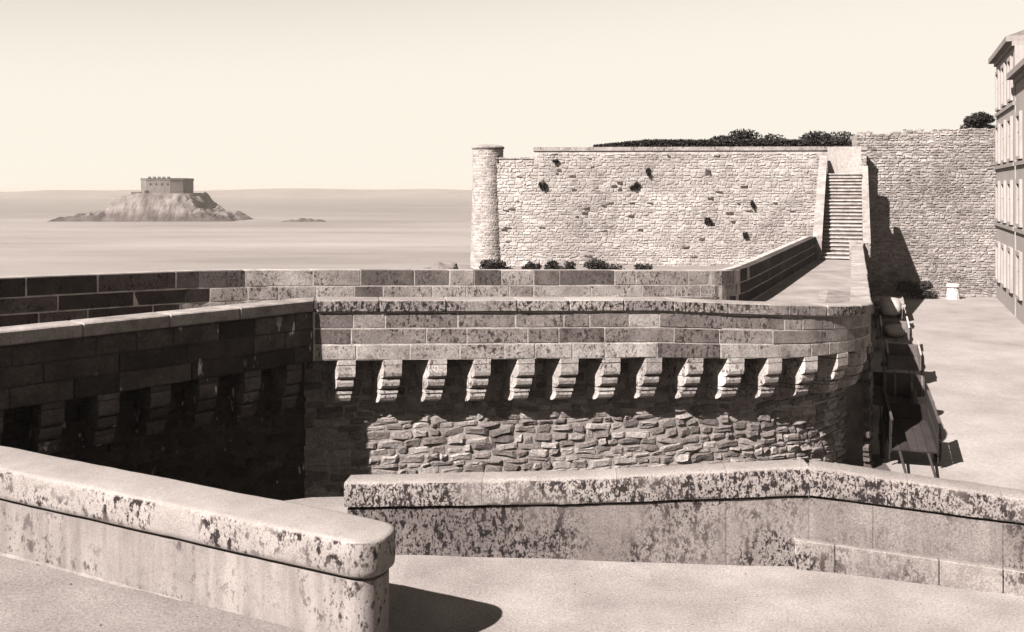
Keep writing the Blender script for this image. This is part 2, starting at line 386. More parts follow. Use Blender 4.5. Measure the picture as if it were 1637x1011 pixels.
# inner edge: arm then main; outer edge: outer path. matched by fraction of each named stretch
seq = [(-9.0, 0.0), (-4.5, outer.c[1]), (0.0, outer.c[4]), (6.6, outer.c[6]), (10.2, outer.c[7]), (12.6, so_bend+.5), (16, outer.c[10]), (20, outer.c[11]), (36.6, outer.L)]
NS = 8
for (a0, b0), (a1, b1) in zip(seq, seq[1:]):
    for i in range(NS):
        f = i/NS; inner_pts.append((a0+(a1-a0)*f, b0+(b1-b0)*f))
inner_pts.append(seq[-1])
for a, b in inner_pts:
    if a < 0: q = arm.at(arm.L+a, -.1, 0); zi = 1.5
    else: q = main.at(a, -.1, 0); zi = lerp_fn([(0, 1.49), (6.6, 1.38), (12.6, 1.05), (18, 1.08), (37, 1.34)])(a)
    p = outer.at(b, -.1, 0); zo = ozt(b)-1.1
    if b > outer.c[10]: zo = zi
    for j in range(5):
        f = j/4; V.append((q.x+(p.x-q.x)*f, q.y+(p.y-q.y)*f, zi+(zo-zi)*f))
F = [(i*5+j, (i+1)*5+j, (i+1)*5+j+1, i*5+j+1) for i in range(len(inner_pts)-1) for j in range(4)]
tag(mesh_obj('rampart_walk', V, F, 'sand', val=.30, smooth=True), kind='structure')

# ---- machicolated walls
def corbel(parent, path, s, z, skew=.42):
    wdt = random.uniform(.155, .175)
    profs = [('corbel', [(-.35, 0), (.55, 0), (.55, -.085), (-.35, -.085)], 0),
             ('corbel_stone', [(-.35, -.10), (.55, -.10), (.55, -.25), (.535, -.31), (.48, -.355), (.42, -.37), (-.35, -.37)], .005),
             ('corbel_stone', [(-.35, -.375), (.485, -.375), (.485, -.43), (.465, -.50), (.41, -.555), (.33, -.585), (-.35, -.585)], .012),
             ('corbel_stone', [(-.35, -.60), (.395, -.60), (.395, -.65), (-.35, -.65)], .004),
             ('corbel_stone', [(-.35, -.665), (.375, -.665), (.375, -.73), (.345, -.79), (.27, -.84), (.15, -.865), (-.35, -.87)], .016)]
    p0 = path.pt(s); nn = path.nrm(s); tt = Vector((-nn.y, nn.x))
    root = None
    v = random.uniform(.38, .50)
    for name, pr, sh in profs:
        wj = wdt-sh; dz = random.uniform(-.004, .004)
        V = []
        for sd_ in (-1, 1):
            for o, zz in pr:
                q = p0+nn*o+tt*(sd_*wj+o*skew); V.append((q.x, q.y, z+zz+dz))
        n = len(pr)
        F = [(i, (i+1) % n, n+(i+1) % n, n+i) for i in range(n)]+[tuple(range(n))[::-1], tuple(range(n, 2*n))]
        o = mesh_obj(name, V, F, 'ashlar', root or parent, val=v*random.uniform(.85, 1.1))
        if root is None: root = o
    return root
def wall_fix(o): return o

mw = empty('machicolated_wall'); tag(mw, 'sunlit curving rampart wall of rubble with stone corbels under its parapet', 'rampart wall')
low = main.offset(-.55, 240); EXT = .55*math.tan(R(18.35))+.01
low = Path([(low.p[0]-(low.p[1]-low.p[0]).normalized()*EXT)[:]]+[p[:] for p in low.p])
def low_s(s):                                        # arclength on the recessed line for a given s on the front line
    return EXT+s*(low.L-EXT)/main.L
def main_s(s): return max(0, (s-EXT)*main.L/(low.L-EXT))
# solid core behind everything
sweep(main, 0, S_END, lambda s: [(-.009, zbot(s)+.002), (-.009, ztop(s)-.22), (-.46, ztop(s)-.22), (-.46, zbot(s)+.002)], 'mortar', 'parapet_core', mw, val=.42, step=.3)
sweep(low, 0, low.L, lambda s: [(0, ST-.3), (0, zbot(main_s(s))-.004), (-.9, zbot(main_s(s))-.004), (-.9, ST-.3)], 'mortar', 'wall_core', mw, val=.30, step=.3)
ln = [lambda s, k=k: zbot(s)+(ztop(s)-.235-zbot(s))*k/3 for k in range(4)]
def mv(c, s):
    r = random.random()
    if c == 0: b = random.choice((.34, .36, .40, .30, .15))
    elif c == 1: b = random.choice((.15, .18, .24, .30, .20, .34))
    else: b = random.choice((.40, .30, .22, .34, .26))
    b *= .86 if c else 1.0
    if s < 5 and c > 0: b *= .8
    if s > 9.5: b = .5*(b+.24)
    return b
courses(main, .02, S_END, ln, 0, .3, 'ashlar', 'ashlar_block', mw, mv, .42, 1.45, joint=.022, jit=.004, ch=.009)
t = .06
while t < S_END-.1:                                   # coping stones
    e = min(S_END, t+random.uniform(.95, 1.35)); e = S_END if S_END-e < .5 else e
    block(main, t+.003, e-.003, lambda s: ztop(s)-.222, ztop, .05, .55, 'coping', 'coping_stone', mw, random.uniform(.26, .34), ch=.02, jit=.004); t = e
k = 0; s = .38
while s < 12.9:
    corbel(mw, low, low_s(s), zbot(s)-.002); s += .852; k += 1
lay = rubble_layout(.02, low_s(13.6), ST, 1.40, .09, .2, .15, .52)
lay = [(p, a) for p, a in lay if max(q[1] for q in p) < zbot(p[0][0])-.02]
big = sorted([x for x in lay if x[0][0][1] > -1.25 and x[0][0][1] < .75], key=lambda x: -x[1])[:285]; bigset = set(id(x) for x in big)
mb = MB()
for x in lay:
    pr = random.uniform(.014, .05)*(1+.7*max(0, (x[0][0][0]-7)/5)); v = random.choice((.16, .22, .26, .30, .36, .2))*random.uniform(.85, 1.15)
    Vv, Ff = rubble_stone(low, x[0], pr, .03)
    if id(x) in bigset: mesh_obj('rubble_stone', Vv, Ff, 'rubble', mw, val=v)
    else: mb.add(Vv, Ff, v)
mb.build('small_rubble', 'rubble', mw)['kind'] = 'stuff'
# the rampart flank along the street, seen edge-on: parapet over battered face
fl = empty('rampart_flank'); tag(fl, 'shaded rampart wall and pale low parapet leading from the curve to the staircase', 'rampart wall')
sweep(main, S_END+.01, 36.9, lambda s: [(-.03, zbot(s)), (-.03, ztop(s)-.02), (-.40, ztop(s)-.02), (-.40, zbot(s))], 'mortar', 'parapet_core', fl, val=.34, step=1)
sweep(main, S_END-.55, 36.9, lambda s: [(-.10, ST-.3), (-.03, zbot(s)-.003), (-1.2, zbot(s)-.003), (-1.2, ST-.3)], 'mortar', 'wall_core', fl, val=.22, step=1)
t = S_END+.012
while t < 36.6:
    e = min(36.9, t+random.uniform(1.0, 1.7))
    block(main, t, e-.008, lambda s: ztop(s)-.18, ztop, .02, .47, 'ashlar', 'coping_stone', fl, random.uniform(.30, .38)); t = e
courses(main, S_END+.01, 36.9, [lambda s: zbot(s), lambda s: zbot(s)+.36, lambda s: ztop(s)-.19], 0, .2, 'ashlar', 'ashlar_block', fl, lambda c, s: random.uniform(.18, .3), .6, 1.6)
mb = MB()  # flank stones below get darker tones that deepen the shade on this side
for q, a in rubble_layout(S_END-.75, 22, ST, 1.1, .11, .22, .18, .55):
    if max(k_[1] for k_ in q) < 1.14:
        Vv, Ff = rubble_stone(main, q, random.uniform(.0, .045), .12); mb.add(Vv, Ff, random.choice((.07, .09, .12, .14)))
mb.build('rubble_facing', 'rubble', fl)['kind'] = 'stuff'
mb = MB(); p = main.pt(36.4); n_ = main.nrm(36.4)
mb.box((p.x-n_.x*.25, p.y-n_.y*.25, 1.76), (.62, .95, .86), .34, rz=R(-20)); mb.build('end_block', 'ashlar', fl)

aw = empty('machicolated_wall'); tag(aw, 'dark shaded arm of the rampart with lime-streaked corbels and a pale coping', 'rampart wall')  # arm's near-black stone tones paint in its deep shade; coping stays pale
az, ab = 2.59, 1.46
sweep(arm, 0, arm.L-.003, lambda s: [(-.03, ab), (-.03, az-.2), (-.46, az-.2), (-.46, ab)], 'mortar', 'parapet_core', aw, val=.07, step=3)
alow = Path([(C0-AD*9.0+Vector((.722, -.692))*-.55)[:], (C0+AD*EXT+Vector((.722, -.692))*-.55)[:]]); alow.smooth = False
sweep(alow, 0, alow.L+.0, lambda s: [(0, ST-.3), (0, ab-.003), (-.9, ab-.003), (-.9, ST-.3)], 'shade_toned_rubble', 'wall_core', aw, val=.05, step=3)
courses(arm, .0, arm.L-.012, [lambda s, k=k: ab+(az-.225-ab)*k/3 for k in range(4)], 0, .3, 'shade_toned_rubble', 'ashlar_block', aw, lambda c, s: random.choice((.035, .045, .055, .07, .09)), .5, 1.3)
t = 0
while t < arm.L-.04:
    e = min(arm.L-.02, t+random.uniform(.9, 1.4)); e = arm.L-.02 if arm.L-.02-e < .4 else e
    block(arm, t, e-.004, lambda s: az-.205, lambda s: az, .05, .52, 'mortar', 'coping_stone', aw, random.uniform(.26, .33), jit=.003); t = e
s = .3
while s < 8.7:
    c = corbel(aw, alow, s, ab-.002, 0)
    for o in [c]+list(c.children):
        o.data.materials[0] = M['shade_toned_rubble']; vv = random.uniform(.06, .14); o.data.attributes['val'].data.foreach_set('value', [vv]*len(o.data.vertices))
    s += .83
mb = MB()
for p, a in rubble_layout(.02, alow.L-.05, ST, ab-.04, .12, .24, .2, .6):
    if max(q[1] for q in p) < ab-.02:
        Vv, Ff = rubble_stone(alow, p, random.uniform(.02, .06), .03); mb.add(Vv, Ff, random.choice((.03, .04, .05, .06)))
mb.build('rubble_facing', 'shade_toned_rubble', aw)['kind'] = 'stuff'

NA = Vector((.722, -.692)); NM = Vector((math.sin(R(9.5)), -math.cos(R(9.5)))); mi = (NA+NM)/(1+NA.dot(NM))
mb = MB(); mb.prism([(C0-NA*.005)[:], (C0-NM*.005)[:], (C0-NM*.5)[:], (C0-mi*.5)[:], (C0-NA*.5)[:]], ab, az-.006, .27); mb.build('corner_stone', 'mortar', aw)
# ---- outer parapet of the walk
ow = empty('outer_parapet'); tag(ow, 'long seaward parapet of big patchwork granite blocks with pale joints', 'parapet')
sweep(outer, 0, outer.L, lambda s: [(-.007, ozt(s)-2.2), (-.007, ozt(s)-.02), (-.55, ozt(s)-.02), (-.55, ozt(s)-2.2)], 'mortar', 'parapet_core', ow, val=.46, step=.4)
HC = .345
def ov(c, s):  # both end stretches get darker blocks, shade put into their tone
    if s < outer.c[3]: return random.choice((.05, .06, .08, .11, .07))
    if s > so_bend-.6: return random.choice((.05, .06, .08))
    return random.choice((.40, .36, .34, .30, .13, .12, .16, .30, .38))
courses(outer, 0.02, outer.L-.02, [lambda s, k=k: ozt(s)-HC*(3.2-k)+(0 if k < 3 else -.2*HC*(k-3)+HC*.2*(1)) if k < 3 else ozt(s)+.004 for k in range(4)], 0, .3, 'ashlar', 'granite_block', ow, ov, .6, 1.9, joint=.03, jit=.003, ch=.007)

# ---- staircase up to the bastion
stc = empty('stone_staircase', (15.4, 44, 1.34)); tag(stc, 'straight flight of pale stone steps climbing between walls to the bastion', 'staircase')
SD = Vector((.342, .94)); SN = Vector((.94, -.342))     # up the stair, to its right
F0 = Vector((14.55, 44.0)); WID = 1.78
n_st = 24; z = 1.30; t = 0; rise = (5.5-1.30)/n_st
for i in range(n_st):
    tr = .30 if i % 8 != 7 else .62
    a = F0+SD*t; b = F0+SD*(t+tr+.35)
    poly = [a[:], (a+SN*WID)[:], (b+SN*WID)[:], b[:]]
    a2 = a-SD*.07; pol2 = [(a2+SN*.003)[:], (a2+SN*(WID-.003))[:], (b+SN*(WID-.003))[:], (b+SN*.003)[:]]
    mb = MB(); mb.prism(poly, z-.3+(i*.001), z+rise-.065, .23); mb.prism(pol2, z+rise-.063, z+rise-random.uniform(0, .008), random.uniform(.36, .48)); mb.build('step', 'mortar', stc)  # riser toned darker than tread, painting a shade contrast the sun leaves out
    z += rise; t += tr
TE = t
a = F0+SD*(TE+.05); b = F0+SD*(TE+2.2)
mb = MB(); mb.prism([a[:], (a+SN*WID)[:], (b+SN*WID)[:], b[:]], 4.6, 5.5-.004, .34); mb.build('landing', 'sand', stc)
mb = MB(); a = F0+SD*(TE+1.3); b = F0+SD*(TE+1.6)
mb.prism([a[:], (a+SN*WID)[:], (b+SN*WID)[:], b[:]], 5.4, 7.02, .36); mb.build('end_wall', 'masonry', stc)
def stair_wall(o0, o1, z0f, z1f, name, val, stones=True):
    # wall between lateral offsets o0..o1, top rising with the stair
    pl = Path([(F0-SD*.2)[:], (F0+SD*(TE+1.0))[:]]); pl.smooth = False
    sweep(pl, 0, pl.L, lambda s: [(o0+.02, ST-4), (o0+.02, z0f(s)-.2), (o1-.02, z0f(s)-.2), (o1-.02, ST-4)], 'masonry', name, stc, val=val*.7, step=1)
    t = 0
    while t < pl.L-.1:
        e = min(pl.L, t+random.uniform(.7, 1.1)); e = pl.L if pl.L-e < .4 else e
        sweep(pl, t+.006, e-.006, lambda s: [(o0, z0f(s)-.205), (o0, z0f(s)), (o1, z0f(s)), (o1, z0f(s)-.205)], 'ashlar', 'coping_stone', stc, val=val*random.uniform(.85, 1.1), step=.5); t = e
Lw = TE+1.2
stair_wall(-.42, 0.0, lambda s: 2.43+(6.55-2.43)*s/Lw, None, 'left_wall', .34)
stair_wall(WID, WID+.34, lambda s: 2.16+(5.95-2.16)*s/Lw, None, 'right_wall', .34)

# ---- the bastion
ba = empty('bastion', (9, 54, 0)); tag(ba, 'tall pale rubble bastion with a round corner turret standing beyond the ramparts', 'bastion')
BL, BR = Vector((-1.3, 54.9)), Vector((20.35, 53.85))
bp = Path([BL[:], BR[:]]); bp.smooth = False
XS = 2.55                                            # where the low shoulder ends and the high parapet begins
def bz(s): return 6.45 if s < XS else 7.1
sweep(bp, 0, XS, lambda s: [(-.02-.0, -11), (-.02, 6.4), (-1.6, 6.4), (-1.6, -11)], 'mortar', 'wall', ba, val=.44, step=5)
sweep(bp, XS+.002, bp.L, lambda s: [(-.02, -11), (-.02, 7.0), (-1.6, 7.0), (-1.6, -11)], 'mortar', 'wall', ba, val=.44, step=5)
mb = MB()
for p, a in rubble_layout(.3, bp.L-.02, -.8, 6.98, .11, .21, .16, .5):
    c = sum(q[0] for q in p)/8
    if max(q[1] for q in p) < (6.43 if c < XS+.25 else 6.84) and random.random() > .012:
        Vv, Ff = rubble_stone(bp, p, random.uniform(.006, .026), .03)
        big_n = noise.noise((c*.25, p[0][1]*.3, 0))
        mb.add(Vv, Ff, (.07 if random.random() < .022 else max(.1, random.choice((.38, .41, .43, .45, .36, .33, .40))*(1+.45*big_n+.2*noise.noise((c*.9, p[0][1]*1.1, 4))))))
mb.build('rubble_facing', 'rubble', ba)['kind'] = 'stuff'
t = XS+.003
while t < bp.L:
    e = min(bp.L, t+random.uniform(.9, 1.5))
    sweep(bp, t+.004, e-.004, lambda s: [(-.02, 6.86), (.05, 6.88), (.05, 7.1), (-.7, 7.1), (-.7, 6.86)], 'ashlar', 'coping_stone', ba, val=random.uniform(.32, .4), step=5); t = e
t = .2
while t < XS-.1:
    e = min(XS, t+random.uniform(.3, .7))
    sweep(bp, t+.01, e-.01, lambda s, h=random.uniform(6.42, 6.56): [(-.03, 6.38), (.03, 6.40), (.02, h), (-.4, h), (-.4, 6.38)], 'ashlar', 'coping_stone', ba, val=random.uniform(.22, .36), step=5); t = e
# turret: round corner shaft, wider below, capped
tc = Vector((-1.42, 55.6)); n = 28
def tr(z): return .9 if z > 5.2 else .9+(5.2-z)*.028
V = []; F = []; zs = [-11, -4, 0, 2, 4, 5.2, 6.2, 7.0]
for z in zs:
    for i in range(n):
        a_ = 2*math.pi*i/n; V.append((tc.x+tr(z)*math.cos(a_), tc.y+tr(z)*math.sin(a_), z))
for r in range(len(zs)-1):
    for i in range(n): F.append((r*n+i, r*n+(i+1) % n, (r+1)*n+(i+1) % n, (r+1)*n+i))
F.append(tuple(range((len(zs)-1)*n, len(zs)*n)))
tur = mesh_obj('turret', V, F, 'mortar', ba, val=.42)
class Ring:
    L = 2*math.pi*.9
    def at(s, t, o, z):
        a_ = R(150)+t/.9; rr = tr(z)+o; return Vector((tc.x+rr*math.cos(a_), tc.y+rr*math.sin(a_), z))
ring = Ring(); mb = MB()
for p, a in rubble_layout(.0, R(215)*.9, -.8, 7.02, .12, .2, .16, .42):
    if max(q[1] for q in p) < 7.02:
        Vv, Ff = rubble_stone(ring, p, random.uniform(.006, .02), .03); mb.add(Vv, Ff, random.choice((.32, .36, .40, .42, .3)))
mb.build('turret_facing', 'rubble', tur)['kind'] = 'stuff'
V = []; F = []
prof = [(.96, 7.02), (.98, 7.10), (.93, 7.17), (.6, 7.27), (.25, 7.31), (.01, 7.32)]
for r_, z in prof:
    for i in range(n): a_ = 2*math.pi*i/n; V.append((tc.x+r_*math.cos(a_), tc.y+r_*math.sin(a_), z))
for r in range(len(prof)-1):
    for i in range(n): F.append((r*n+i, r*n+(i+1) % n, (r+1)*n+(i+1) % n, (r+1)*n+i))
mesh_obj('turret_cap', V, F, 'ashlar', tur, val=.3)
mb = MB(); a_ = R(-48); mb.box((tc.x+.9*math.cos(a_), tc.y+.9*math.sin(a_), 6.35), (.16, .16, .5), .02, rz=a_); mb.build('arrow_slit', 'wood', tur)
# terrace behind the bastion parapet and the dark hedge upon it
tag(mesh_obj('bastion_terrace', [(-.5, 55.6, 6.2), (19.7, 54.8, 6.2), (19.7, 75, 6.2), (-.5, 75, 6.2)], [(0, 1, 2, 3)], 'street', val=.2), kind='structure')
def leafy(name, label, cat, c, r, n, size, val, seed, group=None, stem=True):
    e = empty(name, (c[0], c[1], c[2]-r[2])); tag(e, label, cat, group)
    mb = MB(); leaves(mb, c, r, n, size, val, seed=seed); mb.build('foliage', 'leaf', e)
    if stem:
        mb = MB(); rr = random.Random(seed)
        for i in range(3): mb.tube((c[0]+rr.uniform(-.2, .2)*r[0], c[1], c[2]-r[2]*1.05), (c[0]+rr.uniform(-.6, .6)*r[0], c[1]+rr.uniform(-.3, .3)*r[1], c[2]+.3*r[2]), .03*max(.5, r[2]), .012*max(.5, r[2]), .06, 6)
        mb.build('stem', 'wood', e)
    return e
e = empty('clipped_hedge', (12.3, 56.2, 6.2)); tag(e, 'long dark clipped hedge running low behind the bastion coping', 'hedge')
mb = MB(); rr = random.Random(5)
for i in range(17000):
    x = rr.uniform(4.9, 20.2); hh = 1.34 if x > 8 else 1.02+(x-4.9)*.10
    p = Vector((x, 56.3+rr.uniform(-.5, .5), 6.25+hh*rr.random()**.55)); a = Vector((rr.gauss(0, 1), rr.gauss(0, 1), rr.gauss(0, 1))).normalized(); b = a.orthogonal().normalized()*.06; a = a*.11
    mb.add([p-a, p+b, p+a, p-b], [(0, 1, 2, 3)], .02*rr.uniform(.5, 1.6))
mb.build('foliage', 'leaf', e)
leafy('bush', 'dark spiky bush rising highest above the bastion hedge', 'bush', (14.5, 58.0, 7.35), (2.3, .8, 1.05), 5600, .13, .018, 11)
leafy('bush', 'small dark bush above the low middle of the bastion hedge', 'bush', (17.0, 57.8, 7.1), (1.0, .7, .65), 1500, .11, .018, 12)
leafy('bush', 'dark mounded bush against the high rubble wall beyond the stairs', 'bush', (19.6, 58.4, 7.45), (2.0, .8, .9), 4500, .12, .018, 13)
# tufts growing out of the bastion face
tf = [(866, 297, .20, .30, 'narrow dark weed tuft on the bastion below its low shoulder'), (1015, 297, .26, .26, 'largest round dark weed tuft in the middle of the bastion face'),
      (1036, 276, .12, .32, 'slim upright weed just above the largest tuft on the bastion'), (1132, 353, .20, .24, 'dark weed tuft low on the bastion, halfway to the staircase'),
      (1203, 328, .16, .25, 'dark weed tuft on the bastion face close to the staircase wall'), (1190, 376, .14, .18, 'small weed tuft lowest on the bastion, near the staircase'), (888, 258, .16, .1, 'flat weed tuft just under the bastion coping by the shoulder')]
for i, (px, py, rx, rz, lb) in enumerate(tf):
    Y = 54.25; X = (px-818)/1500*Y; Y = BL.y+(X-BL.x)*(BR.y-BL.y)/(BR.x-BL.x)-.10; Z = CAMZ-(py-304)*Y/1500
    e = empty('wall_weed', (X, Y+.1, Z)); tag(e, lb, 'weed', 'weeds growing out of the bastion face')
    mb = MB(); leaves(mb, (X, Y, Z), (rx, .12, rz), 420, .07, .016, seed=40+i); mb.build('foliage', 'leaf', e)
# ---- higher rubble wall right of the staircase
rw = empty('high_rubble_wall', (25, 59, ST)); tag(rw, 'high grey rubble wall closing the end of the street', 'rampart wall')
rp_ = Path([(20.2, 55.0), (28.6, 54.15)]); rp_.smooth = False
rz_ = lerp_fn([(0, 7.95), (2, 8.05), (5, 8.22), (7, 8.2), (8.6, 8.15)])
sweep(rp_, 0, rp_.L, lambda s: [(-.02, ST-.3), (-.02, rz_(s)-.15), (-1.5, rz_(s)-.15), (-1.5, ST-.3)], 'mortar', 'wall', rw, val=.32, step=1)
mb = MB()
for p, a in rubble_layout(.02, rp_.L-.02, ST, 8.3, .1, .2, .15, .48):
    c = sum(q[0] for q in p)/8; zz = max(q[1] for q in p)
    if zz < rz_(c)+random.uniform(-.05, .12):
        Vv, Ff = rubble_stone(rp_, p, random.uniform(.01, .04), .12); mb.add(Vv, Ff, random.choice((.26, .30, .34, .36, .22))*(1+.5*noise.noise((c*.3, zz*.35, 3))))
mb.build('rubble_facing', 'rubble', rw)['kind'] = 'stuff'
leafy('bush', 'dark bush on top of the high rubble wall beside the house', 'bush', (27.7, 55.4, 8.5), (.95, .8, .6), 2400, .12, .018, 21)
leafy('bush', 'dark straggling bush at the foot of the high rubble wall', 'bush', (22.9, 53.7, -1.15), (1.1, .5, .5), 1500, .12, .02, 22)

# ---- houses on the street
def house(name, label, A, B, top, win_rows, seed, ncol):
    rr = random.Random(seed)
    A = Vector(A); B = Vector(B); dr = (B-A).normalized(); nn = Vector((dr.y, -dr.x))   # A near the camera... front to the left of B->A
    if nn.x > 0: nn = -nn
    L = (B-A).length; e = empty(name, (A.x, A.y, ST)); tag(e, label, 'house', 'houses along the street')
    def P(s, o): q = A+dr*s+nn*o; return (q.x, q.y)
    mb = MB(); mb.prism([P(0, 0), P(L, 0), P(L, -9), P(0, -9)], ST-.3, top-.5, .38); mb.build('wall', 'plaster', e)
    mb = MB(); mb.prism([P(-.0, .12), P(L+.12, .12), P(L+.12, -9), P(0, -9)], top-.5, top-.28, .34); mb.prism([P(0, .38), P(L+.4, .38), P(L+.4, -9), P(0, -9)], top-.28, top, .30); mb.build('cornice', 'plaster', e)
    mb = MB(); q = [P(0, .3), P(L+.3, .3), P(L+.3, -9), P(0, -9)]
    r0 = P(0, -4.4); r1 = P(L-1, -4.4)
    mb.add([(*q[0], top+.004), (*q[1], top+.004), (*q[2], top+.004), (*q[3], top+.004), (*r0, top+1.6), (*r1, top+1.6)], [(0, 1, 5, 4), (1, 2, 5), (2, 3, 4, 5), (3, 0, 4)], .2); mb.build('roof', 'plaster', e)
    for zz in win_rows[1:]:
        mb = MB(); mb.prism([P(0, .09), P(L+.06, .09), P(L+.06, -.05), P(0, -.05)], zz-.42, zz-.24, .34); mb.build('string_course', 'plaster', e)
    for zz in win_rows:
        for c in range(ncol):
            s = L*(c+.5)/ncol
            mb = MB()
            for s0, s1, z0, z1 in ((s-.72, s-.52, zz, zz+1.9), (s+.52, s+.72, zz, zz+1.9), (s-.72, s+.72, zz+1.9, zz+2.1), (s-.8, s+.8, zz-.14, zz)):
                mb.prism([P(s0, .13), P(s1, .13), P(s1, -.02), P(s0, -.02)], z0, z1, .40)
            wn = mb.build('window', 'plaster', e)
            mb = MB(); mb.prism([P(s-.53, .03), P(s+.53, .03), P(s+.53, -.02), P(s-.53, -.02)], zz+.01, zz+1.9, .27); mb.build('pane', 'glass', wn)
            mb = MB(); mb.prism([P(s-.03, .06), P(s+.03, .06), P(s+.03, .02), P(s-.03, .02)], zz+.01, zz+1.9, .5); mb.prism([P(s-.53, .055), P(s+.53, .055), P(s+.53, .025), P(s-.53, .025)], zz+1.15, zz+1.2, .5); mb.build('glazing_bar', 'plaster', wn)
    return e
house('town_house', 'tall pale plastered house with a projecting cornice at the street end', (24.7, 46.1), (27.9, 54.05), 12.2, (-.4, 3.0, 6.2, 9.2), 1, 3)
house('town_house', 'pale house with a lower heavy cornice, nearer along the street', (19.9, 34.0), (24.6, 45.8), 10.3, (-.4, 3.0, 6.2), 2, 4)
mb = MB(); x, y = 25.1, 53.4
e = empty('stone_bollard', (x, y, ST)); tag(e, 'pale stone bollard at the foot of the high rubble wall', 'bollard')
mb.tube((x, y, ST), (x, y, ST+.7), .38, .30, .7, 14); mb.build('shaft', 'ashlar', e)
mb = MB(); mb.tube((x, y, ST+.7), (x, y, ST+.85), .38, .36, .7, 14); mb.build('cap', 'ashlar', e)

# ---- walkway in front: ramp, landing
def gz(x): return lerp_fn([(-9, .62), (-6, .49), (-3.2, .39), (-2.2, .35), (-1.2, .28), (0, .15), (1.5, 0)])(x)
P1A, P1B = Vector((-9.3, 12.36)), Vector((-1.28, 9.06))
D1 = (P1B-P1A).normalized(); N1 = Vector((D1.y, -D1.x))
p1line = lambda x: P1A.y+(x-P1A.x)*D1.y/D1.x
P2 = [(-2.12, 11.90), (3.62, 11.44), (5.84, 10.7), (12.5, 8.3)]
V = []; F = []; ny = 48
xs = [-10+.24*i for i in range(36)]+[-1.301, -1.299]+[-1.2+.16*i for i in range(83)]; nx = len(xs)-1
for x in xs:
    # far edge: under the low walls
    if x < -1.3: far = p1line(x)+.2
    elif x < 3.62: far = 11.9+(x+2.12)*(-.46/5.74)+.2
    else: far = 11.44+(x-3.62)*(-.74/2.22)+.2
    for j in range(ny+1):
        y = 1.5+(far-1.5)*j/ny
        ww = max(0, min(1, 1-(y-(p1line(x)-.1))/.9)) if x > -1.3 else 1
        V.append((x, y, gz(x)*ww+.012*noise.noise((x*1.1, y*1.1, 0))))
F = [(i*(ny+1)+j, (i+1)*(ny+1)+j, (i+1)*(ny+1)+j+1, i*(ny+1)+j+1) for i in range(nx) if xs[i] != -1.301 for j in range(ny)]
vals = [.20 if False else (.135 if x < -1.9 else .24) for x, y, z in V]
def gv(x): return lerp_fn([(-2.6, .25), (-.2, .31), (1, .33)])(x)
vals = [gv(x) for x, y, z in V]
tag(mesh_obj('walkway', V, F, 'sand', vals=vals, smooth=True), kind='structure')
mb = MB(); mb.prism([(-4.6, 10.6), (-2.3, 9.55), (-1.0, 9.2), (-.6, 12.0), (-2.16, 12.1), (-2.16, 14.12), (-3.0, 14.06), (-3.9, 13.7)], ST-.2, -.006, .31)
tag(mb.build('landing', 'sand'), kind='structure')

# ---- near low wall with rounded end
nw = empty('low_wall', (-1.5, 9.2, .1)); tag(nw, 'smooth pale low wall with a rounded end and black lichen on its coping', 'low wall')
T1 = .55
def outline(ext):
    """plan outline of the near wall, rounded at its right end, ext = how far it stands out"""
    a = P1A+N1*(T1/2+ext); pts = [a]
    r = T1/2+ext; c = P1B-D1*.20
    for k in range(1, 56): pts.append(P1A+(P1B-P1A)*(.94*k/56)+N1*r)
    for k in range(0, 15):
        an = math.pi/2*(1-2*k/14)                    # from front side over the nose to the back side
        # squarer than a half circle
        ca, sa = math.cos(an), math.sin(an)
        pw = .86
        q = c+D1*(r*.92*abs(ca)**pw)+N1*(r*math.copysign(abs(sa)**pw, sa))
        pts.append(q)
    for k in range(55, 0, -1): pts.append(P1A+(P1B-P1A)*(.94*k/56)-N1*r)
    pts.append(P1A-N1*r)
    return pts
def zt1(q): return 1.29+(1.49-1.29)*max(0, (-1.28-q.x))/4.9
def shell(rings, mat, name, parent, val, smooth=True, top=True, bottom=False):
    V = []; k = len(rings[0])
    for r in rings: V += [tuple(p) for p in r]
    F = []
    for i in range(len(rings)-1):
        for j in range(k):
            a = i*k+j; b = i*k+(j+1) % k; F.append((b, a, a+k, b+k))
    if top: F.append(tuple(range((len(rings)-1)*k, len(rings)*k))[::-1])
    if bottom: F.append(tuple(range(k)))
    o = mesh_obj(name, V, F, mat, parent, val=val, smooth=smooth)
    return o
def ringat(ext, dz):
    out = []
    for q, base in zip(outline(ext), outline(0)):
        w1 = .010*noise.noise((base.x*1.9, base.y*1.9, dz*6))+.006*noise.noise((base.x*8, base.y*8, dz*20)); w2 = .008*noise.noise((base.x*1.5, base.y*1.5, 5))+.005*noise.noise((base.x*7, base.y*7, 9+dz*9))
        out.append((q.x+N1.x*w1, q.y+N1.y*w1, zt1(base)+dz+w2))
    return out
body = [[(q.x, q.y, -1.7) for q in outline(0)], ringat(0, -.395), ringat(-.05, -.39), ringat(-.05, -.362)]
o = shell(body, 'near_body', 'wall_body', nw, .30, smooth=False)
def smooth_by_angle(o, deg=40):
    me = o.data; me.polygons.foreach_set('use_smooth', [True]*len(me.polygons))
    import bmesh
    bm = bmesh.new(); bm.from_mesh(me)
    bmesh.ops.recalc_face_normals(bm, faces=bm.faces)
    for e_ in bm.edges:
        if len(e_.link_faces) == 2 and e_.calc_face_angle() > R(deg): e_.smooth = False
    bm.to_mesh(me); bm.free()
smooth_by_angle(o)
cop = [ringat(-.03, -.365), ringat(.03, -.352), ringat(.055, -.33), ringat(.06, -.28), ringat(.06, -.05), ringat(.054, -.025), ringat(.04, -.009), ringat(.0, 0)]
o = shell(cop, 'near', 'coping', nw, .33, bottom=True); smooth_by_angle(o, 50)
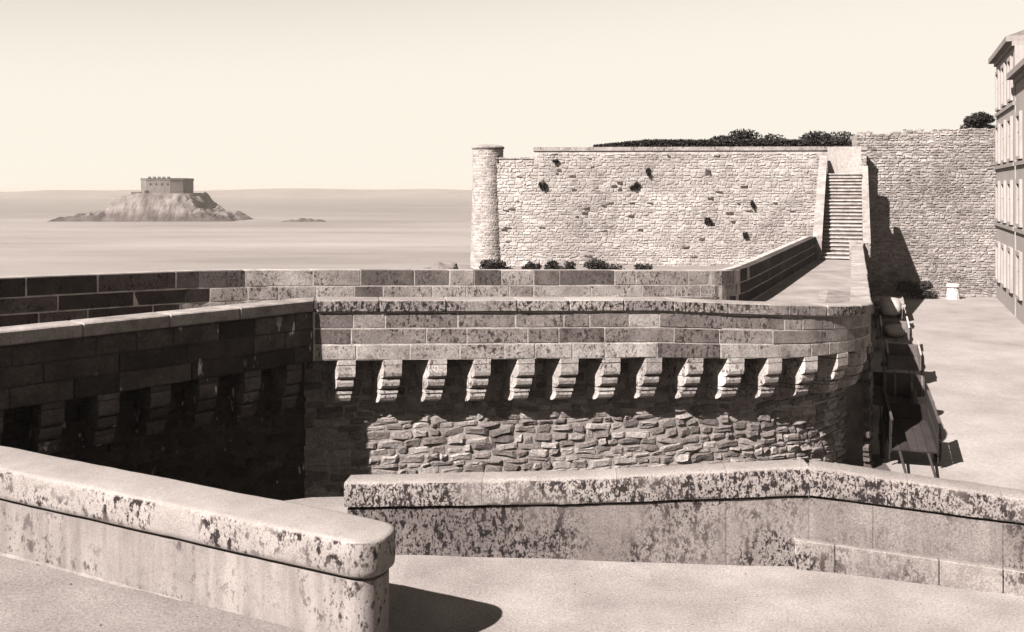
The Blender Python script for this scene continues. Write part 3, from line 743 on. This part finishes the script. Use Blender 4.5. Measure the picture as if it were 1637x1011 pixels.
# foot of the wall: thin worn skirting line on the ramp
pl = Path([P1A[:], P1B[:]]); pl.smooth = False
skh = lerp_fn([(0, .012), (5.2, .012), (7.6, -.04)])
sweep(pl, .5, 7.6, lambda s: [(T1/2+.01, gz(pl.pt(s).x)-.1), (T1/2+.045, gz(pl.pt(s).x)-.1), (T1/2+.04, gz(pl.pt(s).x)+skh(s)), (T1/2+.012, gz(pl.pt(s).x)+skh(s)+.018)], 'near_body', 'skirting', nw, val=.28, step=.1, wob=.012)

# ---- second low wall, bent, speckled with lichen
sw = empty('low_wall', (2, 11.5, 0)); tag(sw, 'bent low granite wall thickly speckled with black lichen above the sandy walkway', 'low wall')
p2 = Path(P2); p2.smooth = False
c1 = p2.c[1]; c2 = p2.c[2]
z2t = lerp_fn([(0, .90), (c1*.5, 1.03), (c1, 1.24), (c2, 1.10), (p2.L, .8)])
z2c = lerp_fn([(0, .585), (c1*.5, .70), (c1, .885), (c2, .80), (p2.L, .5)])
def p2at(s, off):                                    # mitred at the bends
    q = p2.pt(s); n0 = p2.nrm(max(0, s-.001)); n1 = p2.nrm(min(p2.L, s+.001)); nn = (n0+n1); nn = nn/(1+n0.dot(n1))
    return q+nn*off
class P2Path:
    L = p2.L
    def at(s, t, o, z):
        q = p2at(t, o); return Vector((q.x, q.y, z))
pp = P2Path()
def px_s(px):                                        # arclength where a sight line meets the wall foot
    lo, hi = 0, p2.L
    for _ in range(40):
        m_ = (lo+hi)/2; q = p2.pt(m_)
        if 818+1500*q.x/q.y < px: lo = m_
        else: hi = m_
    return lo
js = [0, px_s(770), px_s(985), px_s(1160), c1, px_s(1450), px_s(1600), p2.L]
def copf(s):
    a, b = z2c(s), z2t(s)
    return [(.02, a), (.045, a+.012), (.05, a+.05), (.05, b-.05), (.042, b-.025), (.02, b-.008), (-.03, b), (-.30, b-.005), (-.42, b-.05), (-.44, a), ]
for a, b in zip(js, js[1:]):
    n_seg = max(1, int((b-a)/.4))
    o = sweep(pp, a+.002, b-.002, copf, 'parapet2', 'coping_stone', sw, val=random.uniform(.27, .32), step=.1, wob=.009); smooth_by_angle(o, 50)
js = [0.03, px_s(1160), c1, px_s(1395), px_s(1603), p2.L]
for a, b in zip(js, js[1:]):
    sweep(pp, a+.003, b-.003, lambda s: [(0, -.3), (0, z2c(s)-.03), (-.05, z2c(s)-.028), (-.05, z2c(s)-.004), (-.40, z2c(s)-.004), (-.40, -1.8)], 'parapet2_body', 'wall_stone', sw, val=random.uniform(.20, .25), step=.3, wob=.006)
js = [px_s(1267), c1+.3, px_s(1500), px_s(1602), p2.L]
zpl = lerp_fn([(px_s(1267), .36), (c1, .345), (c2, .27), (p2.L, .1)])
for a, b in zip(js, js[1:]):
    block(pp, a+.004, b-.004, lambda s: -.2, zpl, .085, .08, 'parapet2_body', 'plinth_stone', sw, random.uniform(.24, .30), ch=.012, jit=.003)

# ---- carts along the rampart foot
def cart(loc, rz, tilt, label, load=None, val=.06, side=.55):
    e = empty('handcart', loc, rz); tag(e, label, 'cart', 'carts parked along the rampart foot')
    from mathutils import Matrix
    W = Matrix.Translation(loc) @ Matrix.Rotation(rz, 4, 'Z') @ Matrix.Scale(.86, 4); T = W @ Matrix.Translation((0, 0, .55)) @ Matrix.Rotation(tilt, 4, 'X')
    def put(mb, name, mat, par, mtx):
        mb.v = [tuple(mtx @ Vector(p)) for p in mb.v]; return mb.build(name, mat, par)
    for i in range(5):
        mb = MB(); mb.box((-.44+.22*i, 0, .12), (.21, 1.9, .035), val*random.uniform(.8, 1.4)); put(mb, 'bed_plank', 'wood', e, T)
    for sx in (-1, 1):
        mb = MB()
        for k in range(2): mb.box((sx*.56, 0, .25+.26*k*side/.55), (.03, 1.9, .22*side/.55), val*random.uniform(.8, 1.3))
        for yy in (-.85, 0, .85): mb.box((sx*.585, yy, .38), (.03, .06, .62*side/.55), val)
        mb.box((sx*.56, 0, .40+.30*side/.55), (.06, 1.98, .05), val*2.8)
        put(mb, 'side_board', 'wood', e, T)
    mb = MB(); mb.box((0, .93, .36), (1.08, .03, .46), val); put(mb, 'tail_board', 'wood', e, T)
    for sx in (-1, 1):
        mb = MB(); mb.tube((sx*.36, .9, .07), (sx*.33, -2.6, .07), .045, .03, val*1.6, 8); put(mb, 'shaft', 'wood', e, T)
    mb = MB(); mb.tube((-.75, 0, .0), (.75, 0, .0), .04, .04, val, 8); put(mb, 'axle', 'wood', e, T)
    for sx in (-1, 1):
        wh = MB(); n = 24; V = []
        for r_, x_ in ((.55, -.035), (.55, .035), (.47, .035), (.47, -.035)):
            for i in range(n): a_ = 2*math.pi*i/n; V.append((sx*.68+x_, r_*math.cos(a_), r_*math.sin(a_)))
        F = [(q*n+i, q*n+(i+1) % n, ((q+1) % 4)*n+(i+1) % n, ((q+1) % 4)*n+i) for q in range(4) for i in range(n)]
        wh.add(V, F, val*2.2)
        w_ = put(wh, 'wheel', 'wood', e, W @ Matrix.Translation((0, 0, .55)))
        sp = MB()
        for i in range(10):
            a_ = 2*math.pi*i/10; sp.tube((sx*.68, .07*math.cos(a_), .07*math.sin(a_)), (sx*.68, .48*math.cos(a_), .48*math.sin(a_)), .022, .016, val*1.6, 5)
        put(sp, 'spokes', 'wood', w_, W @ Matrix.Translation((0, 0, .55)))
        hb = MB(); hb.tube((sx*.68-.1, 0, 0), (sx*.68+.1, 0, 0), .09, .075, val*1.3, 10); put(hb, 'hub', 'wood', w_, W @ Matrix.Translation((0, 0, .55)))
    return e, T
rz0 = R(-20)
e, T = cart((9.15, 21.6, ST), rz0+R(4), R(12), 'high-sided shade-toned cart resting on its shafts beside the bent low wall', side=1.05, val=.03)  # wood tone lowered to paint in the cart's shaded side
e, T = cart((10.35, 25.6, ST), rz0, R(7), 'dark cart carrying a wooden cask, in the rampart shadow', side=.5)
def cask(c, ax, r, l, label, val):
    e = empty('wooden_cask', (c[0], c[1], c[2]-r)); tag(e, label, 'cask')
    c = Vector(c); ax = Vector(ax).normalized(); u = ax.orthogonal().normalized(); v_ = ax.cross(u)
    n = 18; V = []; F = []; pr = [(-.5, .80), (-.46, .83), (-.25, .96), (0, 1), (.25, .96), (.46, .83), (.5, .80)]
    for tt, k in pr:
        for i in range(n): a_ = 2*math.pi*i/n; V.append(c+ax*(tt*l)+u*(r*k*math.cos(a_))+v_*(r*k*math.sin(a_)))
    for q in range(len(pr)-1):
        for i in range(n): F.append((q*n+i, q*n+(i+1) % n, (q+1)*n+(i+1) % n, (q+1)*n+i))
    F += [tuple(range(n)), tuple(range((len(pr)-1)*n, len(pr)*n))]
    mesh_obj('staves', [p[:] for p in V], F, 'wood', e, val=val)
    for tt, k in ((-.44, .85), (-.2, .99), (.2, .99), (.44, .85)):
        mb = MB(); mb.tube(c+ax*(tt*l-.025), c+ax*(tt*l+.025), r*k+.008, r*k+.008, val*2.5, 18); mb.build('hoop', 'wood', e)
q = T @ Vector((.35, .1, .48)); cask(q[:], (.94, -.34, 0), .33, 1.05, 'dark cask lying crosswise on the cart in the rampart shadow', .06)
def canvas_load(T, label, sx, sy, sz, z0, val, seed):
    c = T @ Vector((0, 0, z0)); e_name = 'canvas_bundle'
    V = []; F = []; nu, nv = 20, 10
    for j in range(nv+1):
        for i in range(nu):
            a_ = 2*math.pi*i/nu; ph = math.pi*(j/nv); r_ = math.sin(ph)**.55
            p = Vector((sx*r_*abs(math.cos(a_))**.7*math.copysign(1, math.cos(a_)), sy*r_*abs(math.sin(a_))**.7*math.copysign(1, math.sin(a_)), sz-sz*math.cos(ph)))
            p *= 1+.10*noise.noise((p.x*2.5+seed, p.y*2.5, p.z*3))
            V.append((T @ (p+Vector((0, 0, z0))))[:])
    for j in range(nv):
        for i in range(nu): F.append((j*nu+i, j*nu+(i+1) % nu, (j+1)*nu+(i+1) % nu, (j+1)*nu+i))
    tag(mesh_obj(e_name, V, F, 'canvas', val=val, smooth=True), label, 'bundle')
e, T = cart((12.75, 30.6, ST), rz0, R(6), 'empty slatted cart between the cask cart and the laden carts', val=.14, side=.6)
e, T = cart((14.75, 36.2, ST), rz0, R(6), 'cart with pale boards and raised sides standing half in sun', val=.22, side=.7)
canvas_load(T, 'small pale sack bundle on the cart standing half in sun', .45, .6, .22, .14, .4, 3)
e, T = cart((17.0, 42.2, ST), rz0, R(5), 'laden cart under a canvas load, closest to the staircase', val=.12, side=.5)
canvas_load(T, 'large rounded pale canvas load on the cart closest to the staircase', .58, .9, .42, .14, .45, 9)
# crate-like stack behind the last cart
e = empty('plank_stack', (18.2, 45.2, ST)); tag(e, 'stack of pale sawn planks behind the laden cart by the staircase', 'planks')
for k in range(7):
    mb = MB(); mb.box((18.2+random.uniform(-.04, .04), 45.2, ST+.07+.14*k), (1.25, 2.2, .125), random.uniform(.3, .48), rz=rz0+random.uniform(-.02, .02)); mb.build('plank', 'wood', e)

# ---- shrubs below the parapet, on the ground before the bastion
sh = [(795, .95, .42, 'long dark shrub just right of the turret foot'), (848, .55, .36, 'low dark shrub joined to the long shrub by the turret'), (895, .75, .34, 'flat dark shrub in the middle of the bastion foot'),
      (962, .85, .34, 'dark rounded shrub standing alone at the bastion foot'), (1030, .4, .26, 'small sparse shrub at the bastion foot toward the staircase')]
for i, (px, rx, rz, lb) in enumerate(sh):
    Y = 48; X = (px-818)/1500*Y
    leafy('shrub', lb, 'shrub', (X, Y, .56), (rx, .6, rz*1.25), int(1500*rx), .10, .017, 60+i, 'shrubs at the bastion foot')
for i, (px, rx, rz, lb) in enumerate([(705, 1.0, .55, 'grey weathered boulder heap left of the turret foot'), (752, .5, .34, 'small grey boulder directly under the turret')]):
    Y = 50; X = (px-818)/1500*Y; V = []; nu, nv = 22, 9; F = []
    for j in range(nv+1):
        for k in range(nu):
            a_ = 2*math.pi*k/nu; ph = math.pi*.55*j/nv
            p = Vector((math.sin(ph)*math.cos(a_)*rx*1.3, math.sin(ph)*math.sin(a_)*.9, math.cos(ph)*rz*1.5)); p *= 1+.35*noise.noise((p.x*1.6+i*9, p.y*1.6, p.z*2.2))
            V.append((X+p.x, Y+p.y, -.12+p.z))
    F = [(j*nu+k, j*nu+(k+1) % nu, (j+1)*nu+(k+1) % nu, (j+1)*nu+k) for j in range(nv) for k in range(nu)]
    tag(mesh_obj('boulder', V, F, 'rubble', val=.2), lb, 'boulder')

# ---- loose grit on the walkway
mb = MB(); rr = random.Random(77)
for i in range(2600):
    x = rr.uniform(-7, 6.5); y = rr.uniform(8.2, 11.6)
    if x < -1.0 and y > p1line(x)-.4: continue
    if y > (11.9+(x+2.12)*(-.46/5.74) if x < 3.62 else 11.44+(x-3.62)*(-.74/2.22))-.1: continue
    r_ = rr.uniform(.004, .012)*(1.8 if rr.random() > .97 else 1); z = gz(x)*max(0, min(1, 1-(y-(p1line(x)-.1))/.9) if x > -1.3 else 1)+.012*noise.noise((x*1.1, y*1.1, 0))+.001
    an = rr.random()*6.3
    V = [(x+r_*math.cos(an+k*2.1), y+r_*math.sin(an+k*2.1), z-.01) for k in range(3)]+[(x+r_*.3, y, z+r_*.9)]
    mb.add(V, [(0, 1, 3), (1, 2, 3), (2, 0, 3)], rr.choice((.1, .16, .22, .3)))
tag(mb.build('loose_grit', 'sand'), 'scattered grit and pebbles lying on the sandy walkway', 'grit', kind='stuff')
# ---- sea haze
mb = MB(); mb.box((0, 7900, (15.2+SEA-1.8)/2), (30400, 16000, 15.2-SEA+1.8)); hz = mb.build('haze', 'sand'); tag(hz, kind='stuff')
hm = bpy.data.materials.new('sea_haze'); hm.use_nodes = True; hm.node_tree.nodes.clear()
hv = hm.node_tree.nodes.new('ShaderNodeVolumePrincipled'); ho = hm.node_tree.nodes.new('ShaderNodeOutputMaterial')
hv.inputs['Color'].default_value = (.46, .41, .365, 1); hv.inputs['Density'].default_value = .00022
hm.node_tree.links.new(hv.outputs[0], ho.inputs['Volume']); hz.data.materials[0] = hm
